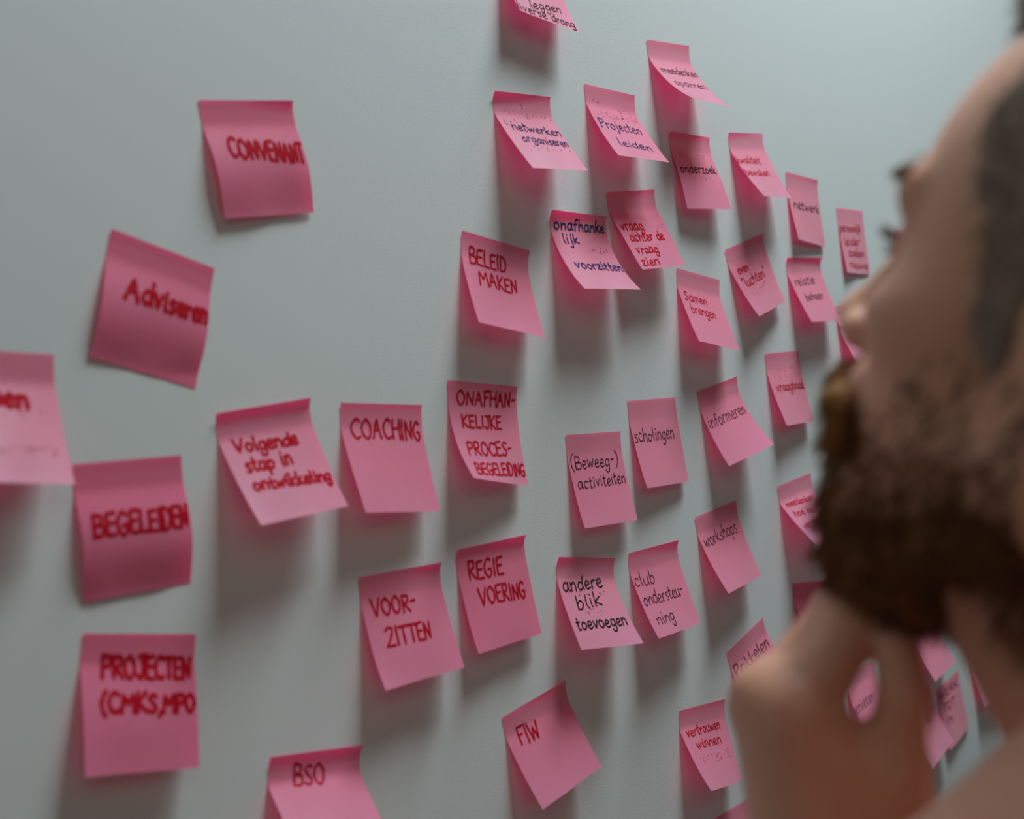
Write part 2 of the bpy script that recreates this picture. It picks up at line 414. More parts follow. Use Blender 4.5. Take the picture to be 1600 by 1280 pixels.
# name: ((x, z, turn, width, height, bend left, bend right, skew), bend style, details, label)
NOTES = {
    'top': ((776.7, 402.0, -0.08301, 76, 77, 0.3833, 0.4311, 0), 0.6, {'tone': 1},
        'pink sticky note cut off by the top edge of the photo, black pen'),
    'sparren': ((979.3, 345.4, 0.07558, 74.26, 79.08, 0.8407, 0.727, 0.07042), 0.6, {'lip': (0.6, 1.2), 'tone': 1},
        "pink sticky note reading 'meedenken sparren' in black, highest complete note"),
    'netwerken': ((748.0, 263.9, 0.07433, 74.22, 76.18, 0.6234, 0.5851, 0.0003831), 0.35, {'lip': (4.0, 1.8), 'tone': 1, 'dots': [(0.1, 0.2, 0.1, 0.5, 10, 'blue'), (0.2, 0.27, 0.5, 0.95, 12, 'blue'), (0.28, 0.36, 0.05, 0.3, 10, 'blue'), (0.66, 0.72, 0.2, 0.95, 14, 'blue')]},
        "pink sticky note reading 'netwerken organiseren' in blue ink"),
    'leiden': ((873.7, 288.5, -0.006003, 75.86, 76.9, 0.5592, 0.6099, 0.009762), 0.35, {'lip': (0.3, 1.0), 'dots': [(0.16, 0.2, 0.05, 0.3, 4, 'blue'), (0.2, 0.25, 0.5, 0.98, 8, 'blue'), (0.27, 0.38, 0.1, 0.98, 34, 'blue')]},
        "pink sticky note reading 'Projecten leiden' in blue ink"),
    'onderzoek': ((1001.3, 260.7, 0.02869, 73.2, 76.86, 0.215, 0.3021, 0.01201), 0.35, {'lip': (2.5, 1.0), 'belly': 1.5, 'dots': [(0.25, 0.3, 0.15, 0.8, 6, 'black'), (0.55, 0.62, 0.3, 0.8, 8, 'black')]},
        "pink sticky note reading 'onderzoek' in black, hanging nearly flat"),
    'kwaliteit': ((1111.5, 271.8, 0.1024, 73.03, 77.53, 0.5607, 0.4187, 0.02648), 0.35, {'lip': (1.8, 0.6), 'tone': 1, 'dots': [(0.6, 0.75, 0.1, 0.8, 9, 'red')]},
        "pink sticky note reading 'kwaliteit bewaken' in red pen"),
    'netwerk': ((1227.8, 242.3, -0.05029, 73.48, 76.4, 0.1623, 0.06335, 0.008193), 0.35, {'lip': (0.6, 1.4)},
        "pink sticky note reading just 'netwerk' in black, its corner overlapped by a neighbour"),
    'persoonlijk': ((1342.7, 210.5, 0.006003, 69.65, 76.84, 0.09342, 0.01225, 0.008079), 0.3, {'lip': (0.2, 0.4)},
        "flat pink sticky note with four lines of red pen, farthest up by the man's brow"),
    'luchten': ((1082.3, 150.6, 0.2493, 81.9, 75.69, 0.3822, 0.1491, 0.0252), 0.35, {'lip': (0.6, 3.4), 'dots': [(0.25, 0.36, 0.3, 0.95, 24, 'red'), (0.6, 0.72, 0.2, 0.7, 20, 'red')]},
        "tilted pink sticky note reading 'even luchten' in red, in quotation marks"),
    'beheer': ((1207.4, 146.9, 0.03502, 80.19, 76.03, 0.4234, 0.3269, -0.002107), 0.35, {'lip': (2.4, 3.2), 'dots': [(0.3, 0.4, 0.6, 0.95, 8, 'black')]},
        "pink sticky note reading 'relatie beheer' in black, by the man's nose"),
    'nose': ((1314.3, 95.6, 0.03545, 76, 77, 0.3722, 0.3774, 0), 0.35, {'tone': 1},
        "pink sticky note with red writing half hidden by the man's nose"),
    'samen': ((991.1, 129.8, -0.1345, 75.68, 77.09, 0.4324, 0.4011, 0.009411), 0.35, {'lip': (0.4, 0.6), 'dots': [(0.26, 0.42, 0.1, 0.95, 26, 'red')]},
        "pink sticky note reading 'Samen brengen' in thin red pen"),
    'vraag': ((889.3, 193.9, 0.1079, 76.97, 77.95, 0.4706, 0.3865, 0.01421), 0.35, {'lip': (1.8, 1.4), 'belly': 1.5, 'dots': [(0.42, 0.5, 0.55, 0.95, 8, 'red')]},
        "pink sticky note with four lines of red pen, 'vraag achter de vraag zien'"),
    'voorzit': ((806.4, 172.6, -0.01175, 78.18, 77.74, 0.6397, 0.6797, 0.005882), 0.7, {'lip': (3.6, 2.4), 'tone': 1, 'dots': [(0.38, 0.46, 0.5, 0.9, 14, 'blue'), (0.6, 0.68, 0.15, 0.8, 22, 'blue')]},
        "pink sticky note reading 'onafhankelijk voorzitten' in dark blue ink"),
    'beleid': ((696.2, 150.0, -0.1611, 79.06, 77.25, 0.4218, 0.395, 0.0008254), 0.7, {'lip': (1.0, 2.0), 'belly': 1.0},
        "pink sticky note reading 'BELEID MAKEN' in red capitals"),
    'conv': ((465.8, 220.0, 0.1205, 75.71, 75.28, 0.07738, 0.03468, -0.002251), 0.4, {'lip': (0.3, 2.2), 'belly': 4.0, 'tone': 2},
        "pink sticky note reading 'CONVENANT' in red marker, alone at upper left"),
    'advis': ((396.5, 135.6, -0.2975, 72.55, 77.56, 0.02676, -0.02953, 0.005615), 0.4, {'lip': (0.6, 0.5), 'belly': 4.0, 'tone': 2},
        "pink sticky note tilted clockwise reading 'Adviseren' in red marker"),
    'een': ((282.1, 69.3, -0.08606, 71.5, 76.34, 0.5245, 0.4026, -0.009146), 0.35, {'dots': [(0.42, 0.5, 0.6, 0.85, 5, 'red'), (0.7, 0.77, 0.2, 0.95, 26, 'red')], 'tone': 1},
        "pink sticky note cut off by the left edge, word ending in 'een'"),
    'begel': ((357.7, 1.7, -0.01322, 70.68, 76.48, 0.02195, 0.01529, -0.01129), 0.35, {'lip': (0.4, 0.6), 'belly': 5.0, 'curl': (-1.0, -1.0), 'tone': 2},
        "pink sticky note reading 'BEGELEIDEN' in red marker, bulging in the middle"),
    'volg': ((454.6, 24.1, 0.07711, 75.6, 77.17, 0.5176, 0.3937, 0.02699), 0.35, {'lip': (3.0, 3.4), 'tone': 1},
        "pink sticky note reading 'Volgende stap in ontwikkeling' in red"),
    'coach': ((557.2, 25.3, -0.07586, 77.34, 78.44, 0.3809, 0.2426, 0.01726), 0.35, {'lip': (1.0, 1.0), 'tone': 0},
        "pink sticky note reading 'COACHING' in red capitals"),
    'onafh': ((664.3, 36.5, -0.1085, 78.18, 79.05, 0.543, 0.1986, 0.01513), 0.95, {'lip': (0.6, 1.6)},
        "curled pink sticky note with four lines of red capitals, 'ONAFHANKELIJKE PROCESBEGELEIDING'"),
    'beweeg': ((797.7, -14.5, -0.03026, 76.82, 78.76, 0.2528, 0.2116, 0.003616), 0.6, {'lip': (0.2, 0.3)},
        "pink sticky note reading '(Beweeg-) activiteiten' in thin black pen"),
    'schol': ((889.8, 8.8, -0.00644, 76.63, 78.92, 0.2504, 0.1249, 0.004488), 0.6, {'lip': (0.1, 0.2)},
        "pink sticky note reading 'scholingen' in thin black pen"),
    'inform': ((1004.1, 11.9, 0.1498, 75.95, 78.15, 0.4257, 0.5951, -0.004736), 0.6, {'lip': (0.4, 1.4)},
        "pink sticky note reading 'informeren' in thin black pen"),
    'vraagbaak': ((1140.4, 44.4, 0.02799, 74.68, 77.93, 0.2873, 0.1515, 0.007505), 0.35, {'lip': (0.8, 0.6), 'dots': [(0.2, 0.38, 0.15, 0.9, 34, 'red')]},
        "pink sticky note reading 'vraagbaak' in red, beside the man's moustache"),
    'workshops': ((978.4, -105.3, 0.09758, 76.28, 77.47, 0.4395, 0.2901, 0.004558), 0.35, {'lip': (0.3, 0.8)},
        "pink sticky note reading 'workshops' in thin black pen"),
    'verder': ((1137.7, -93.3, 0.09555, 76, 77, 0.7443, 0.6799, 0), 0.3, {'lip': (0.5, 0.8), 'tone': 1, 'dots': [(0.85, 0.93, 0.3, 0.9, 14, 'red')]},
        "pink sticky note with three red lines, 'meedenken hoe nu verder', touching the beard"),
    'stub': ((1149.6, -195.3, -0.1248, 76, 77, 0.5677, 0.5363, 0), 0.4, {'lip': (0.5, 3.2), 'tone': 2},
        "deep pink sticky note partly behind the man's knuckles, no writing showing"),
    'prik': ((1008.9, -238.6, 0.27, 76, 77, 0.2796, 0.4476, 0), 0.35, {'lip': (0.2, 0.3)},
        "steeply tilted pink sticky note reading 'Prikkelen' in black, behind the hand"),
    'vertr': ((919.4, -272.1, -0.09733, 77.71, 75.34, 0.6, 0.2999, 0.01476), 0.35, {'lip': (0.9, 1.4), 'dots': [(0.42, 0.5, 0.1, 0.5, 10, 'red'), (0.58, 0.7, 0.2, 0.9, 34, 'red')]},
        "pink sticky note reading 'vertrouwen winnen' in red, left of the wrist"),
    'fiw': ((686.4, -220.5, 0.1421, 78.72, 75.29, 0.4362, 0.4026, 0.008342), 0.35, {'lip': (0.3, 2.6)},
        "pink sticky note reading 'FIW' in red, tilted"),
    'andere': ((770.4, -111.4, -0.1599, 77.15, 78.12, 0.4709, 0.5717, 0.00571), 0.35, {'lip': (2.6, 1.8), 'tone': 1, 'dots': [(0.36, 0.42, 0.05, 0.8, 10, 'black'), (0.55, 0.62, 0.3, 0.6, 8, 'black')]},
        "pink sticky note reading 'andere blik toevoegen' in bold black"),
    'club': ((867.2, -122.7, 0.01262, 77.32, 77.99, 0.4571, 0.3205, 0.007285), 0.5, {'lip': (1.2, 2.6)},
        "pink sticky note reading 'club ondersteuning' in thin black pen"),
    'regie': ((654.1, -88.8, 0.007854, 78.3, 77.89, 0.2358, 0.1541, 0.00137), 0.35, {'lip': (2.8, 3.2), 'tone': 2},
        "pink sticky note reading 'REGIE VOERING' in red capitals"),
    'voor': ((558.2, -93.7, -0.01848, 78.44, 77.65, 0.3023, 0.2996, -0.0003331), 0.35, {'lip': (0.6, 3.0), 'curl': (1.5, 0), 'tone': 0},
        "pink sticky note reading 'VOORZITTEN' in red capitals over two lines"),
    'proj': ((354.2, -91.8, -0.1971, 73.85, 76.81, 0.2639, 0.2172, 0.002132), 0.3, {'lip': (0.4, 0.3), 'belly': 2.0, 'tone': 2},
        "pink sticky note reading 'PROJECTEN' and a bracketed line in red marker, bottom left"),
    'bso': ((470.3, -191.5, -0.1604, 76, 77, 0.8986, 0.7944, 0), 0.35, {'lip': (2.2, 3.0)},
        "pink sticky note reading 'BSO' in red, cut off by the bottom edge"),
    'redtext': ((1479.1, -383.6, 0.1216, 76, 77, 0.1311, 0.04023, 0), 0.35, {'lip': (0.2, 1.0)},
        'pink sticky note with red words, seen between the thumb and the shoulder'),
    'arch': ((1419.6, -287.5, 0.1173, 76, 77, 0.4247, 0.3471, 0), 0.35, {},
        'pink sticky note of which only a lower corner shows under the beard'),
    'pale': ((1384.7, -383.5, 0.1752, 76, 77, 0.4103, 0.3801, 0), 0.5, {'tone': 1},
        'pale pink sticky note just right of the thumb, black pen, overlapping a red-lettered note'),
    'edge': ((1597.9, -356.2, -0.00323, 76, 77, 0.2545, 0.2653, 0), 0.3, {},
        "pink sticky note sliver showing beside the man's throat"),
    'gap': ((1244.5, -309.7, -0.01012, 76, 77, 0.4, 0.4, 0), 0.5, {},
        'pink sticky note seen through the gap between thumb and forefinger'),
    'brow': ((1497.1, 191.1, -0.01087, 76, 77, 0.4, 0.4, 0), 0.3, {},
        "pink sticky note sliver showing right by the man's eye"),
    'chin': ((1185.7, -211.6, 0.265, 76, 77, 0.1281, 0.06543, 0), 0.35, {},
        'pink sticky note sliver showing between the chin and the knuckles'),
    'corner': ((951.1, -381.5, 0.005314, 76, 77, 0.4, 0.4, 0), 0.35, {},
        'pink sticky note corner at the bottom edge beside the wrist'),
}
# note, words, (u, v of line start, u, v of line end, letter height), squeeze, pen width in mm, ink
TEXT = [
    ('conv', 'CONVENANT', (0.185, 0.488, 0.975, 0.563, 0.165), 0.5, 2.0, 'red'),
    ('advis', 'Adviseren', (0.189, 0.492, 0.975, 0.482, 0.169), 0.5, 2.3, 'red'),
    ('een', 'een', (0.47, 0.391, 0.76, 0.415, 0.15), 0, 2.4, 'red'),
    ('begel', 'BEGELEIDEN', (0.096, 0.542, 0.975, 0.555, 0.164), 0.5, 2.0, 'red'),
    ('volg', 'Volgende', (0.116, 0.347, 0.773, 0.375, 0.118), 0, 1.7, 'red'),
    ('volg', 'stap in', (0.137, 0.532, 0.631, 0.536, 0.129), 0, 1.7, 'red'),
    ('volg', 'ontwikkeling', (0.118, 0.694, 0.96, 0.743, 0.108), 0.2, 1.7, 'red'),
    ('coach', 'COACHING', (0.107, 0.306, 0.954, 0.328, 0.181), 0.4, 1.5, 'red'),
    ('onafh', 'ONAFHAN-', (0.117, 0.224, 0.96, 0.205, 0.138), 0.4, 1.4, 'red'),
    ('onafh', 'KELIJKE', (0.148, 0.441, 0.726, 0.44, 0.126), 0.2, 1.4, 'red'),
    ('onafh', 'PROCES-', (0.126, 0.731, 0.815, 0.702, 0.134), 0.2, 1.4, 'red'),
    ('onafh', 'BEGELEIDING', (0.135, 0.934, 0.975, 0.905, 0.123), 0.4, 1.4, 'red'),
    ('beleid', 'BELEID', (0.103, 0.305, 0.645, 0.31, 0.165), 0.1, 1.4, 'red'),
    ('beleid', 'MAKEN', (0.183, 0.533, 0.755, 0.525, 0.155), 0.3, 1.4, 'red'),
    ('voorzit', 'onafhanke', (0.054, 0.197, 0.951, 0.182, 0.121), 0.3, 1.2, 'blue'),
    ('voorzit', 'lijk', (0.15, 0.365, 0.428, 0.347, 0.117), 0, 1.2, 'blue'),
    ('voorzit', 'voorzitten', (0.139, 0.683, 0.975, 0.692, 0.115), 0.2, 1.2, 'blue'),
    ('vraag', 'vraag', (0.05, 0.472, 0.509, 0.488, 0.128), 0, 1.2, 'red'),
    ('vraag', 'achter de', (0.106, 0.621, 0.824, 0.635, 0.122), 0.2, 1.2, 'red'),
    ('vraag', 'vraag', (0.1, 0.787, 0.559, 0.796, 0.114), 0, 1.2, 'red'),
    ('vraag', 'zien', (0.068, 0.956, 0.448, 0.951, 0.113), 0, 1.2, 'red'),
    ('samen', 'Samen', (0.087, 0.394, 0.602, 0.402, 0.118), 0, 0.9, 'red'),
    ('samen', 'brengen', (0.145, 0.564, 0.71, 0.577, 0.127), 0.2, 0.9, 'red'),
    ('netwerken', 'netwerken', (0.157, 0.425, 0.975, 0.486, 0.106), 0, 0.9, 'blue'),
    ('netwerken', 'organiseren', (0.206, 0.592, 0.975, 0.638, 0.106), 0.3, 0.9, 'blue'),
    ('leiden', 'Projecten', (0.062, 0.556, 0.854, 0.56, 0.132), 0, 0.9, 'blue'),
    ('leiden', 'leiden', (0.19, 0.811, 0.822, 0.836, 0.116), 0, 0.9, 'blue'),
    ('sparren', 'meedenken', (0.094, 0.43, 0.975, 0.431, 0.108), 0.2, 0.75, 'black'),
    ('sparren', 'sparren', (0.139, 0.654, 0.947, 0.645, 0.117), 0, 0.75, 'black'),
    ('onderzoek', 'onderzoek', (0.06, 0.521, 0.94, 0.494, 0.116), 0.3, 1.0, 'black'),
    ('kwaliteit', 'kwaliteit', (0.001, 0.434, 0.682, 0.441, 0.114), 0, 1.0, 'red'),
    ('kwaliteit', 'bewaken', (0.013, 0.636, 0.739, 0.636, 0.106), 0, 1.0, 'red'),
    ('netwerk', 'netwerk', (0.103, 0.519, 0.939, 0.506, 0.123), 0.2, 0.9, 'black'),
    ('persoonlijk', 'persoonlijk', (0.028, 0.355, 0.83, 0.34, 0.118), 0.2, 1.0, 'red'),
    ('persoonlijk', 'leider', (0.103, 0.57, 0.729, 0.555, 0.128), 0, 1.0, 'red'),
    ('persoonlijk', 'zoeken', (0.205, 0.734, 0.853, 0.732, 0.119), 0, 1.0, 'red'),
    ('persoonlijk', 'nieuwe', (0.168, 0.915, 0.925, 0.921, 0.119), 0, 1.0, 'red'),
    ('luchten', 'even', (0.132, 0.379, 0.412, 0.383, 0.12), 0, 1.1, 'red'),
    ('luchten', '"luchten"', (0.102, 0.585, 0.771, 0.557, 0.139), 0, 1.1, 'red'),
    ('beheer', 'relatie', (0.088, 0.419, 0.687, 0.386, 0.122), 0, 0.9, 'black'),
    ('beheer', 'beheer', (0.201, 0.657, 0.765, 0.634, 0.122), 0, 0.9, 'black'),
    ('nose', 'begrip', (-0.042, 0.361, 0.337, 0.4, 0.106), 0, 1.0, 'red'),
    ('nose', 'relatie', (0.107, 0.556, 0.506, 0.579, 0.097), 0, 1.0, 'red'),
    ('beweeg', '(Beweeg-)', (0.026, 0.367, 0.891, 0.372, 0.144), 0, 0.75, 'black'),
    ('beweeg', 'activiteiten', (0.069, 0.583, 0.955, 0.57, 0.124), 0.3, 0.75, 'black'),
    ('schol', 'scholingen', (0.02, 0.473, 0.855, 0.477, 0.153), 0.2, 0.75, 'black'),
    ('inform', 'informeren', (0.031, 0.493, 0.933, 0.489, 0.159), 0.2, 0.75, 'black'),
    ('vraagbaak', 'vraagbaak', (0.116, 0.523, 0.975, 0.525, 0.122), 0.2, 1.1, 'red'),
    ('workshops', 'workshops', (0.053, 0.403, 0.866, 0.38, 0.164), 0.1, 0.75, 'black'),
    ('verder', 'meedenken', (0.104, 0.32, 0.841, 0.377, 0.095), 0, 1.0, 'red'),
    ('verder', 'hoe nu', (0.117, 0.487, 0.647, 0.527, 0.103), 0, 1.0, 'red'),
    ('verder', 'verder', (0.104, 0.699, 0.579, 0.703, 0.102), 0, 1.0, 'red'),
    ('prik', 'Prikkelen', (0.038, 0.386, 0.928, 0.38, 0.171), 0, 1.0, 'black'),
    ('vertr', 'vertrouwen', (0.094, 0.335, 0.832, 0.334, 0.12), 0.3, 1.0, 'red'),
    ('vertr', 'winnen', (0.191, 0.486, 0.762, 0.505, 0.111), 0, 1.0, 'red'),
    ('fiw', 'FIW', (0.147, 0.354, 0.44, 0.402, 0.185), 0, 1.4, 'red'),
    ('andere', 'andere', (0.052, 0.364, 0.739, 0.321, 0.15), 0, 1.2, 'black'),
    ('andere', 'blik', (0.181, 0.57, 0.617, 0.518, 0.149), 0, 1.2, 'black'),
    ('andere', 'toevoegen', (0.064, 0.785, 0.913, 0.764, 0.135), 0, 1.2, 'black'),
    ('club', 'club', (0.017, 0.388, 0.409, 0.407, 0.156), 0, 0.75, 'black'),
    ('club', 'ondersteu-', (0.046, 0.621, 0.87, 0.636, 0.15), 0.2, 0.75, 'black'),
    ('club', 'ning', (0.129, 0.861, 0.496, 0.87, 0.14), 0, 0.75, 'black'),
    ('regie', 'REGIE', (0.139, 0.314, 0.636, 0.33, 0.172), 0, 1.5, 'red'),
    ('regie', 'VOERING', (0.204, 0.569, 0.879, 0.61, 0.161), 0.4, 1.5, 'red'),
    ('voor', 'VOOR-', (0.098, 0.367, 0.624, 0.38, 0.153), 0.1, 1.6, 'red'),
    ('voor', 'ZITTEN', (0.177, 0.645, 0.725, 0.661, 0.158), 0.4, 1.6, 'red'),
    ('proj', 'PROJECTEN', (0.164, 0.318, 0.956, 0.336, 0.16), 0.4, 2.2, 'red'),
    ('proj', '(CMKS,MPO', (0.138, 0.558, 0.975, 0.587, 0.135), 0.3, 2.2, 'red'),
    ('bso', 'BSO', (0.253, 0.255, 0.588, 0.293, 0.168), 0, 1.4, 'red'),
    ('top', 'leggen', (0.256, 0.879, 0.828, 0.773, 0.113), 0, 0.8, 'black'),
    ('top', 'diverse drang', (-0.063, 0.984, 0.966, 0.952, 0.114), 0.2, 0.8, 'black'),
    ('redtext', 'WERK', (0.066, 0.196, 0.892, 0.222, 0.118), 0, 1.0, 'red'),
    ('redtext', 'TOT', (0.158, 0.413, 0.65, 0.442, 0.116), 0, 1.0, 'red'),
    ('redtext', 'IN', (0.149, 0.636, 0.444, 0.661, 0.115), 0, 1.0, 'red'),
    ('pale', 'heide', (-0.318, 0.396, 0.665, 0.467, 0.155), 0, 0.75, 'black'),
    ('gap', 'genieten', (-0.087, 0.626, 0.69, 0.524, 0.149), 0, 0.75, 'black'),
]

GROUP = 'pink sticky notes on the wall'
for name in NOTES:
    fit, bend, extra, label = NOTES[name]
    p = dict(fit=fit, bend=bend, lip=extra.get('lip', (0.0, 0.0)), belly=extra.get('belly', 0.0), curl=extra.get('curl', (0.0, 0.0)),
             wave=(random.uniform(0, 6), random.uniform(0, 6), random.uniform(0, 6)))
    nu, nv = 18, 36
    uu, vv = np.meshgrid(np.linspace(0, 1, nu + 1), np.linspace(0, 1, nv + 1))
    pts = sheet(uu.ravel(), vv.ravel(), p)
    org = pts[nu // 2].copy()
    faces = [f[::-1] for f in grid_faces(nu, nv)]
    note = mesh_obj('sticky_note', pts - org, faces, M_PAPER[extra.get('tone', 0)])
    note.location = org
    tag(note, label, 'sticky note', GROUP)
    ink = {}
    for (nm, text, uv, squeeze, width, colour) in TEXT:
        if nm != name:
            continue
        u0, v0, u1, v1, h = uv
        st = []
        for s in line_strokes(text, squeeze):
            st.append([(u0 + (u1 - u0) * x, v0 + (v1 - v0) * x - h * y) for x, y in s])
        vs, fs = ink_ribbons(p, st, width * 1.2)
        a = ink.setdefault(colour, ([], []))
        b = len(a[0])
        a[0].extend(vs)
        a[1].extend([tuple(i + b for i in f) for f in fs])
    for colour, (vs, fs) in ink.items():
        o = mesh_obj('handwriting', np.array(vs) - org, fs, M_INK[colour], note)
    # ink that bled through from the sheet above
    st = []
    for (v0, v1, u0, u1, n, colour) in extra.get('dots', ()):
        for k in range(n):
            du, dv = random.uniform(-0.008, 0.008), random.uniform(0.004, 0.016)
            u, v = random.uniform(u0, u1), random.uniform(v0, v1)
            st.append([(u, v), (u + du, v + dv)])
    if st:
        vs, fs = ink_ribbons(p, st, 0.55)
        tag(mesh_obj('ink_specks', np.array(vs) - org, fs, M_INK[colour], note), kind='stuff')

# ------------------------------------------------------------------ solid shapes blended into one surface
class Solid:
    """distance field on a grid (millimetres); shapes are blended in and the surface is extracted"""

    def __init__(self, lo, hi, h):
        self.lo = np.array(lo, np.float32)
        self.h = float(h)
        self.n = tuple(int(math.ceil((b - a) / h)) + 1 for a, b in zip(lo, hi))
        self.d = np.full(self.n, 60.0, np.float32)
        self.frame(np.eye(3), (0, 0, 0))

    def frame(self, basis, origin):
        self.B = np.array(basis, np.float32)
        self.O = np.array(origin, np.float32)

    def block(self, centre, reach):
        c = np.array(centre, np.float32) @ self.B + self.O
        a = np.clip(np.floor((c - reach - self.lo) / self.h).astype(int), 0, None)
        b = np.minimum(np.ceil((c + reach - self.lo) / self.h).astype(int) + 1, self.n)
        if np.any(b <= a):
            return None, None
        ax = [self.lo[i] + self.h * np.arange(a[i], b[i], dtype=np.float32) for i in range(3)]
        g = np.stack(np.meshgrid(*ax, indexing='ij'), -1) - self.O
        return tuple(slice(a[i], b[i]) for i in range(3)), g @ self.B.T

    def mix(self, sl, d, k, cut=False):
        o = self.d[sl]
        if cut:
            hh = np.clip(0.5 - 0.5 * (o + d) / k, 0, 1)
            self.d[sl] = o + (-d - o) * hh + k * hh * (1 - hh)
        else:
            hh = np.clip(0.5 + 0.5 * (o - d) / k, 0, 1)
            self.d[sl] = o + (d - o) * hh - k * hh * (1 - hh)

    def ell(self, c, r, k=8.0, cut=False, tilt=None):
        sl, g = self.block(c, max(r) + 30)
        if sl is None:
            return
        p = g - np.array(c, np.float32)
        if tilt is not None:
            p = p @ np.array(tilt, np.float32).T
        r = np.array(r, np.float32)
        k0 = np.sqrt(((p / r) ** 2).sum(-1)) + 1e-6
        k1 = np.sqrt(((p / (r * r)) ** 2).sum(-1)) + 1e-9
        self.mix(sl, k0 * (k0 - 1) / k1, k, cut)

    def cap(self, a, b, ra, rb, k=8.0, cut=False):
        a, b = np.array(a, np.float32), np.array(b, np.float32)
        sl, g = self.block((a + b) / 2, float(np.linalg.norm(b - a)) / 2 + max(ra, rb) + 30)
        if sl is None:
            return
        ab = b - a
        t = np.clip(((g - a) @ ab) / max(float(ab @ ab), 1e-6), 0, 1)
        d = np.sqrt(((g - a - t[..., None] * ab) ** 2).sum(-1)) - (ra + (rb - ra) * t)
        self.mix(sl, d, k, cut)

    def chain(self, pts, rad, k=6.0):
        for i in range(len(pts) - 1):
            self.cap(pts[i], pts[i + 1], rad[i], rad[i + 1], k)

    def grid_local(self):
        ax = [self.lo[i] + self.h * np.arange(self.n[i], dtype=np.float32) for i in range(3)]
        return (np.stack(np.meshgrid(*ax, indexing='ij'), -1) - self.O) @ self.B.T

    def surface(self):
        d = self.d
        s = d < 0
        nx, ny, nz = d.shape
        cnt = np.zeros((nx - 1, ny - 1, nz - 1), np.int8)
        off = [(i, j, k) for i in (0, 1) for j in (0, 1) for k in (0, 1)]
        for i, j, k in off:
            cnt += s[i:nx - 1 + i, j:ny - 1 + j, k:nz - 1 + k]
        cells = np.argwhere((cnt > 0) & (cnt < 8))
        idm = np.full(cnt.shape, -1, np.int64)
        idm[tuple(cells.T)] = np.arange(len(cells))
        val = np.stack([d[tuple((cells + o).T)] for o in off], 1)
        acc = np.zeros((len(cells), 3))
        num = np.zeros(len(cells))
        for a in range(8):
            for b in range(a + 1, 8):
                da, db = np.array(off[a]), np.array(off[b])
                if np.abs(da - db).sum() != 1:
                    continue
                va, vb = val[:, a], val[:, b]
                x = (va < 0) != (vb < 0)
                t = np.where(x, va / np.where(x, va - vb, 1), 0)
                acc += np.where(x[:, None], da + t[:, None] * (db - da), 0)
                num += x
        verts = (cells + acc / num[:, None]) * self.h + self.lo
        faces = []
        for ax in range(3):
            o1, o2 = [(1, 2), (2, 0), (0, 1)][ax]
            a = [slice(None)] * 3
            b = [slice(None)] * 3
            a[ax], b[ax] = slice(0, -1), slice(1, None)
            e = np.argwhere(s[tuple(a)] != s[tuple(b)])
            e = e[(e[:, o1] > 0) & (e[:, o2] > 0) & (e[:, o1] < d.shape[o1] - 1) & (e[:, o2] < d.shape[o2] - 1)]
            u1, u2 = np.eye(3, dtype=int)[o1], np.eye(3, dtype=int)[o2]
            q = np.stack([idm[tuple((e - u1 - u2).T)], idm[tuple((e - u2).T)], idm[tuple(e.T)], idm[tuple((e - u1).T)]], 1)
            flip = ~s[tuple(e.T)]
            q[flip] = q[flip][:, ::-1]
            faces.append(q)
        return verts, np.concatenate(faces)


def relax(verts, faces, n=2, amount=0.5):
    e = np.concatenate([faces[:, [i, (i + 1) % 4]] for i in range(4)])
    for _ in range(n):
        acc = np.zeros_like(verts)
        num = np.zeros(len(verts))
        for a, b in ((0, 1), (1, 0)):
            np.add.at(acc, e[:, a], verts[e[:, b]])
            np.add.at(num, e[:, a], 1)
        verts = verts + amount * (acc / np.maximum(num, 1)[:, None] - verts)
    return verts


def normals_of(verts, faces):
    n = np.cross(verts[faces[:, 2]] - verts[faces[:, 0]], verts[faces[:, 3]] - verts[faces[:, 1]])
    out = np.zeros_like(verts)
    for i in range(4):
        np.add.at(out, faces[:, i], n)
    return out / (np.linalg.norm(out, axis=1)[:, None] + 1e-9)


def quick_obj(name, verts, faces, mats, parent=None, slot=None):
    """millimetre arrays to a smooth mesh object"""
    faces = np.asarray(faces)
    me = bpy.data.meshes.new(name)
    nv, nf, k = len(verts), len(faces), faces.shape[1]
    me.vertices.add(nv)
    me.vertices.foreach_set('co', (np.asarray(verts, np.float32) * 0.001).ravel())
    me.loops.add(nf * k)
    me.loops.foreach_set('vertex_index', faces.astype(np.int32).ravel())
    me.polygons.add(nf)
    me.polygons.foreach_set('loop_start', np.arange(0, nf * k, k, dtype=np.int32))
    me.polygons.foreach_set('loop_total', np.full(nf, k, np.int32))
    for m in mats:
        me.materials.append(m)
    me.polygons.foreach_set('use_smooth', np.ones(nf, bool))
    if slot is not None:
        me.polygons.foreach_set('material_index', np.asarray(slot, np.int32))
    me.update(calc_edges=True)
    me.validate()
    o = bpy.data.objects.new(name, me)
    col.objects.link(o)
    if parent is not None:
        o.parent = parent
    return o


